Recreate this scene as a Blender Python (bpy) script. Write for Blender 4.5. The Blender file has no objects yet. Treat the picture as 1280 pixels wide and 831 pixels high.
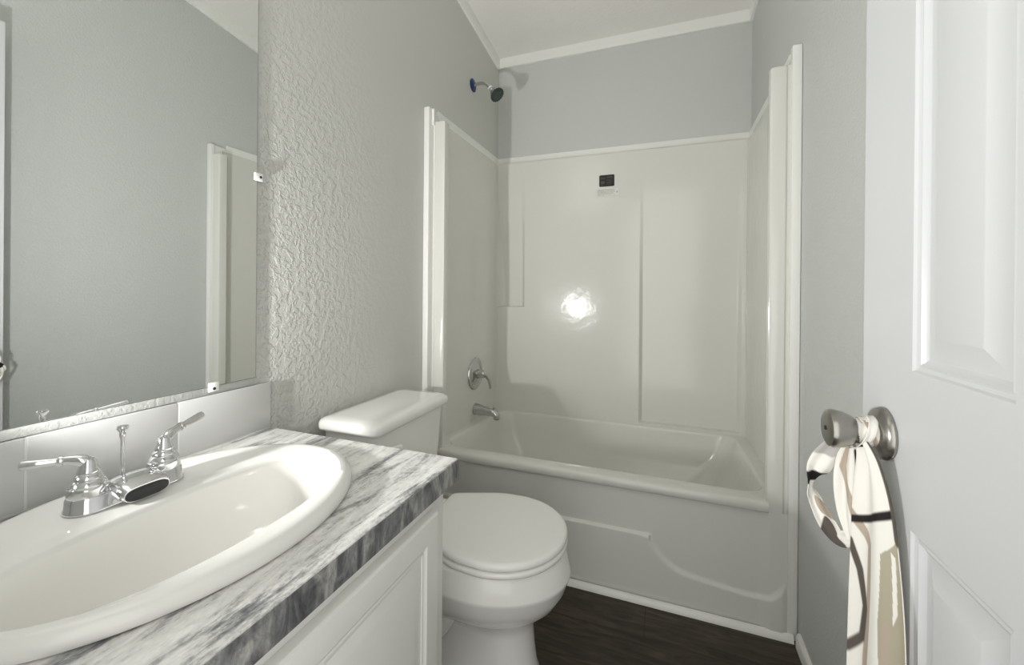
import bpy, bmesh, math, random
from mathutils import Vector, Matrix
PI = math.pi
C = bpy.context.scene.collection
scn = bpy.context.scene

# ------------------------------------------------------------------ camera
cd = bpy.data.cameras.new('camera'); cam = bpy.data.objects.new('camera', cd); C.objects.link(cam)
F_PX, CY, YAW, PITCH, ROLL = 517.634, 363.703, 0.354596, 0.001416, 0.008585
CAM = Vector((0.97439, 0.0, 1.09159))
cd.sensor_fit = 'HORIZONTAL'; cd.sensor_width = 36.0; cd.lens = 36.0 * F_PX / 1280.0
cd.shift_x = 0.0; cd.shift_y = -(831 / 2 - CY) / 1280.0
cd.clip_start = 0.02
_r = Vector((math.cos(YAW), math.sin(YAW), 0)); _f0 = Vector((-math.sin(YAW), math.cos(YAW), 0)); _u = Vector((0, 0, 1))
_f = _f0 * math.cos(PITCH) - _u * math.sin(PITCH); _u2 = _u * math.cos(PITCH) + _f0 * math.sin(PITCH)
_rr = _r * math.cos(ROLL) + _u2 * math.sin(ROLL); _uu = _u2 * math.cos(ROLL) - _r * math.sin(ROLL)
cam.matrix_world = Matrix((( _rr.x, _uu.x, -_f.x, CAM.x), (_rr.y, _uu.y, -_f.y, CAM.y), (_rr.z, _uu.z, -_f.z, CAM.z), (0, 0, 0, 1)))
scn.camera = cam

# ------------------------------------------------------------------ light and exposure
scn.view_settings.view_transform = 'Standard'; scn.view_settings.look = 'None'
scn.view_settings.gamma = 1.0; scn.view_settings.use_curve_mapping = False
scn.view_settings.exposure = 0.90
w = bpy.data.worlds.new('hall_daylight'); scn.world = w; w.use_nodes = True
w.node_tree.nodes['Background'].inputs[0].default_value = (1.0, 0.985, 0.95, 1)
w.node_tree.nodes['Background'].inputs[1].default_value = 1.0

def light(name, kind, loc, energy, color=(1, 1, 1), size=0.1, aim=None, sy=None):
    l = bpy.data.lights.new(name, kind); l.energy = energy; l.color = color
    if kind == 'AREA':
        l.size = size
        if sy: l.shape = 'RECTANGLE'; l.size_y = sy
    else: l.shadow_soft_size = size
    o = bpy.data.objects.new(name, l); C.objects.link(o); o.location = loc
    if aim is not None: o.rotation_euler = (Vector(aim) - Vector(loc)).to_track_quat('-Z', 'Y').to_euler()
    return o
lamp = light('work_lamp', 'SPOT', (0.085, 0.19, 0.915), 26, (1.0, 0.995, 0.97), 0.017, (0.98, 1.9, 2.4))
lamp.data.spot_size = math.radians(163); lamp.data.spot_blend = 1.0
light('upper_fill_light', 'POINT', (0.18, 0.25, 2.2), 2.2, (1.0, 0.99, 0.965), 0.30)  # unseen fill light, added to brighten the ceiling and upper walls
scn.cycles.max_bounces = 16; scn.cycles.diffuse_bounces = 8; scn.cycles.glossy_bounces = 6

# ------------------------------------------------------------------ materials
def principled(name, col, rough=0.5, metal=0.0, spec=0.5, coat=0.0):
    m = bpy.data.materials.new(name); m.use_nodes = True
    b = m.node_tree.nodes['Principled BSDF']
    b.inputs['Base Color'].default_value = (*col, 1); b.inputs['Roughness'].default_value = rough
    b.inputs['Metallic'].default_value = metal; b.inputs['Specular IOR Level'].default_value = spec
    b.inputs['Coat Weight'].default_value = coat; b.inputs['Coat Roughness'].default_value = 0.06
    return m
def N(m, t, **kw):
    n = m.node_tree.nodes.new(t)
    for k, v in kw.items(): setattr(n, k, v)
    return n
def L(m, a, b): m.node_tree.links.new(a, b)
def bsdf(m): return m.node_tree.nodes['Principled BSDF']
def obcoord(m, scale=(1, 1, 1), rot=(0, 0, 0)):
    tc = N(m, 'ShaderNodeTexCoord'); mp = N(m, 'ShaderNodeMapping')
    mp.inputs['Scale'].default_value = scale; mp.inputs['Rotation'].default_value = rot
    L(m, tc.outputs['Object'], mp.inputs['Vector']); return mp.outputs['Vector']
def noise(m, vec, scale, detail=2.0, rough=0.5, dist=0.0):
    n = N(m, 'ShaderNodeTexNoise'); n.inputs['Scale'].default_value = scale; n.inputs['Detail'].default_value = detail
    n.inputs['Roughness'].default_value = rough; n.inputs['Distortion'].default_value = dist
    L(m, vec, n.inputs['Vector']); return n.outputs['Fac']
def ramp(m, fac, stops, interp='LINEAR'):
    r = N(m, 'ShaderNodeValToRGB'); r.color_ramp.interpolation = interp
    e = r.color_ramp.elements
    while len(e) > 1: e.remove(e[-1])
    e[0].position = stops[0][0]; e[0].color = (*stops[0][1], 1)
    for p, c in stops[1:]:
        k = e.new(p); k.color = (*c, 1)
    L(m, fac, r.inputs['Fac']); return r.outputs['Color']
def math_(m, op, a, b=None):
    n = N(m, 'ShaderNodeMath', operation=op)
    for i, v in enumerate((a, b)):
        if v is None: continue
        if isinstance(v, (int, float)): n.inputs[i].default_value = v
        else: L(m, v, n.inputs[i])
    return n.outputs[0]
def bump(m, h, strength, dist):
    b = N(m, 'ShaderNodeBump'); b.inputs['Strength'].default_value = strength; b.inputs['Distance'].default_value = dist
    L(m, h, b.inputs['Height']); L(m, b.outputs['Normal'], bsdf(m).inputs['Normal'])
def gray(v): return (v, v, v)

def wall_paint(name, col, amp, scale, fade=None):
    m = principled(name, col, 0.5, 0, 0.35)
    v = obcoord(m)
    n1 = noise(m, v, scale, 4.0, 0.6, 0.25)
    blobs = ramp(m, n1, [(0.43, gray(0)), (0.60, gray(1))], 'EASE')
    n2 = noise(m, v, scale * 3.0, 2.0, 0.5)
    h = math_(m, 'ADD', blobs, math_(m, 'MULTIPLY', n2, 0.35))
    if fade:                                   # the sprayed texture is heavy near the mirror and thins out along the wall
        sx = N(m, 'ShaderNodeSeparateXYZ'); tc = N(m, 'ShaderNodeTexCoord'); L(m, tc.outputs['Object'], sx.inputs[0])
        mr = N(m, 'ShaderNodeMapRange', interpolation_type='SMOOTHSTEP')
        mr.inputs['From Min'].default_value = fade[0]; mr.inputs['From Max'].default_value = fade[1]
        mr.inputs['To Min'].default_value = 1.0; mr.inputs['To Max'].default_value = fade[2]
        L(m, sx.outputs['Y'], mr.inputs['Value']); h = math_(m, 'MULTIPLY', h, mr.outputs[0])
        mz = N(m, 'ShaderNodeMapRange', interpolation_type='SMOOTHSTEP')
        mz.inputs['From Min'].default_value = 1.35; mz.inputs['From Max'].default_value = 1.95; mz.inputs['To Min'].default_value = 1.0; mz.inputs['To Max'].default_value = 0.35
        L(m, sx.outputs['Z'], mz.inputs['Value']); h = math_(m, 'MULTIPLY', h, mz.outputs[0])
    bump(m, h, 1.0, amp)
    return m
M = {}
M['wall_texture'] = wall_paint('grey_knockdown_paint', (0.63, 0.63, 0.60), 0.0019, 52, (0.85, 1.30, 0.12))
M['wall'] = wall_paint('grey_wall_paint', (0.595, 0.612, 0.598), 0.0005, 120)
M['wall_smooth'] = wall_paint('grey_wall_paint_above_tub', (0.598, 0.616, 0.596), 0.0002, 120)
M['ceiling'] = wall_paint('ceiling_paint', (0.82, 0.81, 0.775), 0.0003, 90)
M['trim'] = principled('white_trim_paint', (0.86, 0.86, 0.83), 0.35)
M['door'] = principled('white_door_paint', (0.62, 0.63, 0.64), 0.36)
_v = obcoord(M['door'], (60, 60, 4)); bump(M['door'], noise(M['door'], _v, 4.0, 3.0), 0.25, 0.0004)
M['cabinet'] = principled('white_thermofoil', (0.80, 0.80, 0.765), 0.35)
M['tub'] = principled('white_gelcoat', (0.725, 0.722, 0.68), 0.13, 0, 0.5)
_v = obcoord(M['tub']); bump(M['tub'], noise(M['tub'], _v, 13.0, 3.0), 0.16, 0.008)
M['ceramic'] = principled('white_china', (0.86, 0.855, 0.83), 0.09, 0, 0.55)
M['seat'] = principled('white_toilet_seat_plastic', (0.86, 0.855, 0.83), 0.2)
M['sink'] = principled('warm_white_china', (0.79, 0.782, 0.752), 0.09, 0, 0.55)
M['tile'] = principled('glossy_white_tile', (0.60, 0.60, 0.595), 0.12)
M['grout'] = principled('pale_grout', (0.70, 0.70, 0.69), 0.8)
M['chrome'] = principled('chrome', (0.74, 0.74, 0.75), 0.07, 1.0)
M['chrome_dull'] = principled('worn_chrome', (0.55, 0.55, 0.54), 0.16, 1.0)
M['nickel'] = principled('brushed_nickel', (0.36, 0.345, 0.32), 0.28, 1.0)
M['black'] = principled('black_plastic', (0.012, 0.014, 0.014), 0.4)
M['dark_green'] = principled('dark_spray_face', (0.02, 0.035, 0.03), 0.35)
M['nozzle'] = principled('grey_green_nozzle', (0.16, 0.22, 0.20), 0.5)
M['blue'] = principled('blue_protective_film', (0.015, 0.045, 0.16), 0.22, 0.3)
M['white_plastic'] = principled('white_plastic', (0.85, 0.85, 0.83), 0.3)
M['clear'] = principled('clear_plastic_clip', (0.9, 0.9, 0.88), 0.12)
M['mirror'] = principled('mirror_silver', (0.92, 0.935, 0.925), 0.0, 1.0)
M['channel'] = wall_paint('painted_strip', (0.52, 0.525, 0.51), 0.0004, 90)
M['mirror_edge'] = principled('mirror_glass_edge', (0.16, 0.18, 0.17), 0.2)
M['black_label'] = principled('black_label', (0.006, 0.005, 0.004), 0.4)
M['label_print'] = principled('faded_label_print', (0.07, 0.06, 0.045), 0.6)
M['label_white'] = principled('white_label', (0.76, 0.76, 0.73), 0.5)
M['label_text'] = principled('grey_label_text', (0.42, 0.42, 0.40), 0.6)
M['screw'] = principled('dark_screw', (0.03, 0.03, 0.03), 0.4, 0.5)

# marbled laminate: streaks running along the counter
m = M['laminate'] = principled('grey_marble_laminate', (0.5, 0.5, 0.5), 0.28)
v = obcoord(m, (1.0, 0.14, 0.55), (0, 0, 0.05))
nA = noise(m, v, 30.0, 8.0, 0.66, 0.9)
v2 = obcoord(m, (1.0, 0.5, 0.8), (0, 0, 0.05))
nB = noise(m, v2, 150.0, 4.0, 0.7, 0.3)
nC = noise(m, obcoord(m, (1.0, 0.3, 0.6)), 9.0, 2.0)
mix = math_(m, 'ADD', math_(m, 'ADD', math_(m, 'MULTIPLY', nA, 0.72), math_(m, 'MULTIPLY', nB, 0.26)), math_(m, 'MULTIPLY', nC, 0.14))
col = ramp(m, mix, [(0.38, (0.070, 0.071, 0.080)), (0.45, (0.19, 0.192, 0.202)), (0.505, (0.40, 0.40, 0.40)), (0.56, (0.68, 0.67, 0.65)), (0.66, (0.86, 0.85, 0.82))])
L(m, col, bsdf(m).inputs['Base Color'])

# the same laminate on the front edge, veins upright, its shade put into darker colours
m = M['laminate_edge_shaded'] = principled('grey_marble_laminate_edge_shaded', (0.3, 0.3, 0.3), 0.3)
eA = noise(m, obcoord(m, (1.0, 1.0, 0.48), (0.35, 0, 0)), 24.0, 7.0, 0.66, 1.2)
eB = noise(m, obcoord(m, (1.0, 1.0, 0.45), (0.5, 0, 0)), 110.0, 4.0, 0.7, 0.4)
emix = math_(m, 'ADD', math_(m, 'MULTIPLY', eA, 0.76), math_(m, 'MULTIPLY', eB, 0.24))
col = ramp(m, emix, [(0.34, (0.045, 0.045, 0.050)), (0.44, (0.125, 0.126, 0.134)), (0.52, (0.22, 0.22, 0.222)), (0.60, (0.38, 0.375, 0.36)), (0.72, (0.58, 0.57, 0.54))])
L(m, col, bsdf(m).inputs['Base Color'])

# dark brown vinyl planks running along the tub
m = M['floor'] = principled('dark_brown_vinyl_plank', (0.05, 0.04, 0.03), 0.45)
tc = N(m, 'ShaderNodeTexCoord')
br = N(m, 'ShaderNodeTexBrick'); br.offset = 0.37
br.inputs['Scale'].default_value = 1.0; br.inputs['Brick Width'].default_value = 0.92; br.inputs['Row Height'].default_value = 0.152
br.inputs['Mortar Size'].default_value = 0.0012; br.inputs['Mortar Smooth'].default_value = 0.2; br.inputs['Bias'].default_value = 0
br.inputs['Color1'].default_value = (0.75, 0.75, 0.75, 1); br.inputs['Color2'].default_value = (1.15, 1.15, 1.15, 1); br.inputs['Mortar'].default_value = (0.35, 0.35, 0.35, 1)
L(m, tc.outputs['Object'], br.inputs['Vector'])
g1 = noise(m, obcoord(m, (0.13, 1, 1)), 34.0, 6.0, 0.65, 1.2)
grain = ramp(m, g1, [(0.32, (0.016, 0.0110, 0.007)), (0.5, (0.042, 0.030, 0.019)), (0.68, (0.085, 0.061, 0.039))])
mx = N(m, 'ShaderNodeMix', data_type='RGBA', blend_type='MULTIPLY'); mx.inputs['Factor'].default_value = 1
L(m, grain, mx.inputs[6]); L(m, br.outputs['Color'], mx.inputs[7]); L(m, mx.outputs[2], bsdf(m).inputs['Base Color'])
bump(m, g1, 0.3, 0.0006)

# printed cloth: the print is stored per point of the cloth
m = M['cloth'] = principled('printed_cream_cloth', (0.8, 0.78, 0.72), 0.8, 0, 0.2)
at = N(m, 'ShaderNodeAttribute'); at.attribute_name = 'print'
L(m, at.outputs['Color'], bsdf(m).inputs['Base Color'])
bump(m, noise(m, obcoord(m), 900.0, 1.0), 0.2, 0.0003)

# ------------------------------------------------------------------ builders
def obj(name, bm, mat, parent=None, smooth=35, recalc=True):
    if recalc: bmesh.ops.recalc_face_normals(bm, faces=bm.faces[:])
    if parent is not None:
        root = parent
        while root.parent is not None: root = root.parent
        bmesh.ops.translate(bm, verts=bm.verts[:], vec=-root.location)
    me = bpy.data.meshes.new(name); bm.to_mesh(me); bm.free()
    for mm in (mat if isinstance(mat, (list, tuple)) else [mat]): me.materials.append(mm)
    me.polygons.foreach_set('use_smooth', [True] * len(me.polygons))
    me.set_sharp_from_angle(angle=math.radians(smooth))
    o = bpy.data.objects.new(name, me); C.objects.link(o)
    if parent is not None: o.parent = parent
    return o
def thing(name, label, cat, loc, group=None):
    o = bpy.data.objects.new(name, None); C.objects.link(o); o.location = loc; o.empty_display_size = 0.05
    o['label'] = label; o['category'] = cat
    if group: o['group'] = group
    return o
def struct(name, bm, mat, parent=None, label=None, cat=None, smooth=35):
    o = obj(name, bm, mat, parent, smooth)
    if parent is None:
        o['kind'] = 'structure'
        if label: o['label'] = label
        if cat: o['category'] = cat
    return o
def box(bm, a, b, bevel=0.0, seg=2):
    t = bmesh.new()
    bmesh.ops.create_cube(t, size=1.0)
    for v in t.verts:
        v.co = Vector([(a[i] + b[i]) / 2 + v.co[i] * (b[i] - a[i]) for i in range(3)])
    if bevel > 0:
        bmesh.ops.bevel(t, geom=t.edges[:], offset=bevel, segments=seg, profile=0.5, affect='EDGES')
    me = bpy.data.meshes.new('t'); t.to_mesh(me); t.free(); bm.from_mesh(me); bpy.data.meshes.remove(me)
    return bm
def BX(a, b, bevel=0.0, seg=2): return box(bmesh.new(), a, b, bevel, seg)
def loft(bm, rings, close=True, cap0=True, cap1=True, loop=False):
    vs = [[bm.verts.new(p) for p in r] for r in rings]
    n = len(rings[0]); k = len(vs)
    for i in range(k if loop else k - 1):
        A, B = vs[i], vs[(i + 1) % k]
        for j in range(n if close else n - 1):
            q = (A[j], A[(j + 1) % n], B[(j + 1) % n], B[j])
            try: bm.faces.new(q)
            except ValueError: pass
    if cap0 and close: bm.faces.new(vs[0][::-1])
    if cap1 and close: bm.faces.new(vs[-1])
    return bm
def frame(d):
    d = Vector(d).normalized(); a = Vector((0, 0, 1)) if abs(d.z) < 0.9 else Vector((1, 0, 0))
    x = d.cross(a).normalized(); return x, x.cross(d).normalized()
def lathe(bm, org, axis, prof, n=40):
    """prof = (radius, distance along axis)"""
    x, y = frame(axis); ax = Vector(axis).normalized(); org = Vector(org)
    rings = []
    for r, h in prof:
        r = max(r, 1e-5)
        rings.append([org + ax * h + (x * math.cos(2 * PI * i / n) + y * math.sin(2 * PI * i / n)) * r for i in range(n)])
    return loft(bm, rings)
def catmull(pts, sub=8):
    out = []
    P = [Vector(p) for p in pts]
    for i in range(len(P) - 1):
        p0 = P[max(i - 1, 0)]; p1 = P[i]; p2 = P[i + 1]; p3 = P[min(i + 2, len(P) - 1)]
        for s in range(sub):
            t = s / sub
            out.append(0.5 * ((2 * p1) + (-p0 + p2) * t + (2 * p0 - 5 * p1 + 4 * p2 - p3) * t * t + (-p0 + 3 * p1 - 3 * p2 + p3) * t ** 3))
    out.append(P[-1]); return out
def tube(bm, pts, rad, n=16, sub=8, flat=(1, 1), up=None):
    """pts smoothed; rad = number or list per control point; flat = cross-section scale"""
    k = len(pts)
    if not isinstance(rad, (list, tuple)): rad = [rad] * k
    pr = [Vector((*p, 0)).to_4d() if False else Vector(p) for p in pts]
    path = catmull(pr, sub)
    rr = [q.x for q in catmull([(r, 0, 0) for r in rad], sub)]
    rings = []
    up = Vector(up) if up else None
    px = None
    for i, p in enumerate(path):
        d = (path[min(i + 1, len(path) - 1)] - path[max(i - 1, 0)]).normalized()
        if up is not None: x = d.cross(up).normalized(); y = x.cross(d).normalized()
        else:
            if px is None: x, y = frame(d)
            else:
                x = (px - d * px.dot(d)).normalized(); y = x.cross(d).normalized()
            px = x
        rings.append([p + (x * math.cos(2 * PI * j / n) * flat[0] + y * math.sin(2 * PI * j / n) * flat[1]) * rr[i] for j in range(n)])
    return loft(bm, rings)
def sstep(a, b, x):
    if a == b: return 1.0 if x >= a else 0.0
    t = min(1, max(0, (x - a) / (b - a))); return t * t * (3 - 2 * t)
def grid(bm, us, vs, fn):
    V = [[bm.verts.new(fn(u, v)) for v in vs] for u in us]
    for i in range(len(us) - 1):
        for j in range(len(vs) - 1):
            bm.faces.new((V[i][j], V[i + 1][j], V[i + 1][j + 1], V[i][j + 1]))
    return bm
def lin(a, b, n): return [a + (b - a) * i / (n - 1) for i in range(n)]

# ================================================================== THE ROOM
W, YB, YF = 1.372, 2.360, 1.531          # room width, back wall, front plane of the tub
Y0 = -0.03                                # inner face of the doorway wall
def zc(y): return 2.505 + 0.137 * (YB - y)  # the ceiling slopes up towards the doorway
ZTOP = zc(Y0 - 0.12)
CABX, CTX, CTY, CTZ = 0.535, 0.5597, 0.7975, 0.7291

struct('floor', BX((-0.12, -0.35, -0.08), (W + 0.12, YB + 0.12, 0.0)), M['floor'], label='dark brown wood plank vinyl floor', cat='floor')
def side_wall(name, x0, x1, mat, lab):
    bm = bmesh.new()
    pr = [(Y0 - 0.12, 0), (YB + 0.1, 0), (YB + 0.1, zc(YB + 0.1) + 0.05), (Y0 - 0.12, ZTOP + 0.05)]
    loft(bm, [[(x0, y, z) for y, z in pr], [(x1, y, z) for y, z in pr]])
    return struct(name, bm, mat, label=lab, cat='wall')
side_wall('wall_left', -0.1, 0.0, M['wall_texture'], 'grey knockdown textured wall behind the mirror and toilet')
side_wall('wall_right', W, W + 0.1, M['wall'], 'grey painted wall behind the open door')
struct('wall_back', BX((0, YB, 0), (W, YB + 0.1, zc(YB) + 0.05)), M['wall_smooth'], label='grey painted end wall above the tub surround', cat='wall')
bm = bmesh.new()
pr = [(Y0 - 0.12, ZTOP), (YB + 0.1, zc(YB + 0.1)), (YB + 0.1, zc(YB + 0.1) + 0.08), (Y0 - 0.12, ZTOP + 0.08)]
loft(bm, [[(-0.1, y, z) for y, z in pr], [(W + 0.1, y, z) for y, z in pr]])
struct('ceiling', bm, M['ceiling'], label='sloping off-white ceiling', cat='ceiling')
# doorway wall behind the camera: a pier at the vanity, a header, and the hinge jamb
bm = bmesh.new()
box(bm, (0.0, Y0 - 0.11, 0), (0.545, Y0, zc(Y0) + 0.02)); box(bm, (0.545, Y0 - 0.11, 2.06), (W, Y0, zc(Y0) + 0.02))
box(bm, (1.290, Y0 - 0.11, 0), (W, 0.095, 2.06))
struct('wall_front', bm, M['wall'], label='doorway wall behind the viewer', cat='wall')

# crown strips
def crown(name, bm, lab): return struct(name, bm, M['trim'], label=lab, cat='trim')
bm = bmesh.new()
pr = [(YB, 0.0), (YB - 0.012, 0.0), (YB - 0.014, 0.004), (YB - 0.014, 0.058), (YB, 0.062)]
zb = 2.449
loft(bm, [[(x, y, zb + z) for y, z in pr] for x in (0.0, W)])
crown('trim_1', bm, 'white crown strip at the top of the end wall')
for nm, s, xw, lab in (('trim_2', 1, 0.0, 'white crown strip along the sloping top of the left wall'), ('trim_3', -1, W, 'white crown strip along the sloping top of the right wall')):
    bm = bmesh.new()
    rr = []
    for y in (Y0, YB - 0.0145):
        z0 = zc(y) - 0.062
        rr.append([(xw + s * a, y, z0 + b) for a, b in ((0, 0), (0.012, 0), (0.014, 0.004), (0.014, 0.064), (0, 0.064))])
    loft(bm, rr); crown(nm, bm, lab)
# baseboards and the strip at the foot of the tub
bm = bmesh.new(); pr = [(0, 0), (0.012, 0), (0.012, 0.034), (0.009, 0.042), (0.004, 0.046), (0, 0.046)]
loft(bm, [[(W - a, y, z) for a, z in pr] for y in (0.10, YF - 0.03)])
struct('baseboard_right', bm, M['trim'], label='white baseboard along the right wall', cat='baseboard')
bm = bmesh.new()
loft(bm, [[(a, y, z) for a, z in pr] for y in (CTY - 0.015, YF - 0.03)])
struct('baseboard_left', bm, M['trim'], label='white baseboard behind the toilet', cat='baseboard')
bm = bmesh.new()
pr = [(0, 0)] + [(0.016 * math.cos(t), 0.020 * math.sin(t)) for t in lin(0, PI / 2, 7)]
loft(bm, [[(x, YF - 0.004 - a, z) for a, z in pr] for x in (0.0, W - 0.013)])
struct('trim_4', bm, M['trim'], label='white quarter round strip at the foot of the tub', cat='trim')

# ================================================================== TUB AND SURROUND (one moulded unit)
tub = thing('bathtub_shower_unit', 'white one-piece fibreglass bathtub with tall surround filling the end of the room', 'bathtub', (W / 2, 1.94, 0))
RIM = 0.418; PX = 0.020                   # rim height, side panel plane
BACK0 = 2.338                             # upper face of the back panel
# --- apron with its pressed panel line
def apron_h(x, z):
    def curve(x):
        if x < 0.905: return 0.232
        if x < 0.955: return 0.232 - 0.026 * sstep(0.905, 0.97, x)
        return None
    # pressed boundary as polyline distance
    return 0
line = catmull([(0.30, 0.232, 0), (0.60, 0.232, 0), (0.905, 0.231, 0), (0.925, 0.222, 0), (0.955, 0.182, 0), (0.995, 0.147, 0), (1.05, 0.125, 0), (1.15, 0.113, 0), (1.24, 0.106, 0), (1.285, 0.112, 0), (1.315, 0.132, 0), (1.335, 0.165, 0), (1.346, 0.21, 0)], 6)
def zline(x):
    if x <= line[0].x: return line[0].y
    for a, b in zip(line, line[1:]):
        if a.x <= x <= b.x and b.x > a.x: return a.y + (b.y - a.y) * (x - a.x) / (b.x - a.x)
    return line[-1].y
bm = bmesh.new()
def afn(x, z):
    # distance (approx.) below the line, slope corrected
    s = (zline(x + 0.004) - zline(x - 0.004)) / 0.008
    d = (zline(x) - z) / math.sqrt(1 + s * s)
    fade = sstep(0.0, 0.1, x) * sstep(1.352, 1.325, x)
    side = max(sstep(1.262, 1.300, x), sstep(0.110, 0.072, x))
    h = 0.010 * sstep(-0.005, 0.006, d) * fade
    batter = 0.022 * sstep(0.40, 0.0, z)       # the skirt leans out a little at the foot
    return (x, YF + 0.020 - 0.013 * side - batter * 0.3 - h, z)
xs = lin(0.004, W - 0.004, 230); zs = lin(0.0, RIM - 0.03, 90)
grid(bm, xs, zs, afn)
# give it a back so that it is a solid skirt
bk = [bm.verts.new((x, YF + 0.055, z)) for x, z in ((0.004, 0), (W - 0.004, 0), (W - 0.004, RIM - 0.03), (0.004, RIM - 0.03))]
bm.faces.new(bk)
obj('apron', bm, M['tub'], tub, 40)
# --- basin: rim and bowl in one loft
bm = bmesh.new()
def rrect(x0, x1, y0, y1, r, z, n=12):
    pts = []
    for cx, cy, a0 in ((x1 - r, y1 - r, 0), (x0 + r, y1 - r, PI / 2), (x0 + r, y0 + r, PI), (x1 - r, y0 + r, 1.5 * PI)):
        for i in range(n + 1):
            a = a0 + PI / 2 * i / n; pts.append((cx + r * math.cos(a), cy + r * math.sin(a), z))
    return pts
ox0, ox1, oy0, oy1 = 0.004, W - 0.004, YF + 0.000, 2.355
def rim_ring(y0, z, n=13):
    """outer outline of the rim: notched at the two front corners where the columns stand"""
    nx, ny = 0.080, YF + 0.034
    a = rrect(ox0, ox1, y0, oy1, 0.004, z)[:2 * n]
    def walk(pts):
        out = []
        for i in range(n):
            t = i / (n - 1) * (len(pts) - 1); k = min(int(t), len(pts) - 2); f = t - k
            out.append((pts[k][0] * (1 - f) + pts[k + 1][0] * f, pts[k][1] * (1 - f) + pts[k + 1][1] * f, z))
        return out
    a += walk([(ox0, ny), (nx, ny), (nx, y0)])
    a += walk([(W - nx, y0), (W - nx, ny), (ox1, ny)])
    return a
rings = [rim_ring(oy0 + 0.026, RIM - 0.037), rim_ring(oy0 + 0.004, RIM - 0.034), rim_ring(oy0, RIM - 0.029), rim_ring(oy0, RIM - 0.010),
         rim_ring(oy0 + 0.004, RIM - 0.003), rim_ring(oy0 + 0.011, RIM)]
ix0, ix1, iy0, iy1 = 0.070, 1.296, 1.606, 2.312
rings += [rrect(ix0 - 0.012, ix1 + 0.012, iy0 - 0.012, iy1 + 0.006, 0.085, RIM),
          rrect(ix0 - 0.004, ix1 + 0.004, iy0 - 0.004, iy1 + 0.002, 0.082, RIM - 0.003),
          rrect(ix0, ix1, iy0, iy1, 0.08, RIM - 0.012)]
for t in lin(0.12, 1.0, 9):
    z = (RIM - 0.012) + (0.075 - RIM + 0.012) * (1 - (1 - t) ** 2.0)
    k = t ** 1.6
    rings.append(rrect(ix0 + 0.07 * t + 0.05 * k, ix1 - 0.16 * t - 0.10 * k, iy0 + 0.05 * t + 0.06 * k, iy1 - 0.04 * t - 0.06 * k, 0.08 + 0.05 * t, z))
loft(bm, rings, cap0=False)
for v_ in bm.verts:                        # the rim falls towards the wall
    if v_.co.z > 0.15: v_.co.z -= 0.042 * sstep(1.58, 2.36, v_.co.y) * sstep(0.15, 0.30, v_.co.z)
obj('basin', bm, M['tub'], tub, 50)
# --- back panel: a relief with the swelling in the middle, the soap shelf and the recess to the right
def relief(x, z):
    d = 0.0
    # recess on the right, fading out towards the top
    top = sstep(1.80, 0.75, z)
    rx = sstep(0.842, 0.862, x) * sstep(1.335, 1.312, x)
    rz = sstep(0.388, 0.396, z)
    d += 0.026 * rx * rz * top
    # recess on the left above the soap shelf, fading out towards the top
    topl = sstep(1.80, 1.10, z)
    lx = sstep(0.197, 0.170, x)
    d += 0.032 * lx * topl * sstep(0.992, 0.998, z)
    return d
bm = bmesh.new()
xs = sorted(set([round(v, 5) for v in lin(0.012, W - 0.012, 150) + lin(0.15, 0.22, 24) + lin(0.825, 0.875, 26) + lin(1.30, 1.345, 18) + lin(0.40, 0.49, 30)]))
zs = sorted(set([round(v, 5) for v in lin(RIM - 0.02 - 0.14, 1.850, 170) + lin(0.975, 1.01, 30) + lin(0.38, 0.40, 20) + lin(0.49, 0.545, 26)]))
BP = 2.318
def bfn(x, z):
    y = BP + relief(x, z)
    # coves into the side panels
    return (x, y, z)
grid(bm, xs, zs, bfn)
obj('back_panel', bm, M['tub'], tub, 40, recalc=False)
for f in (): pass
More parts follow.
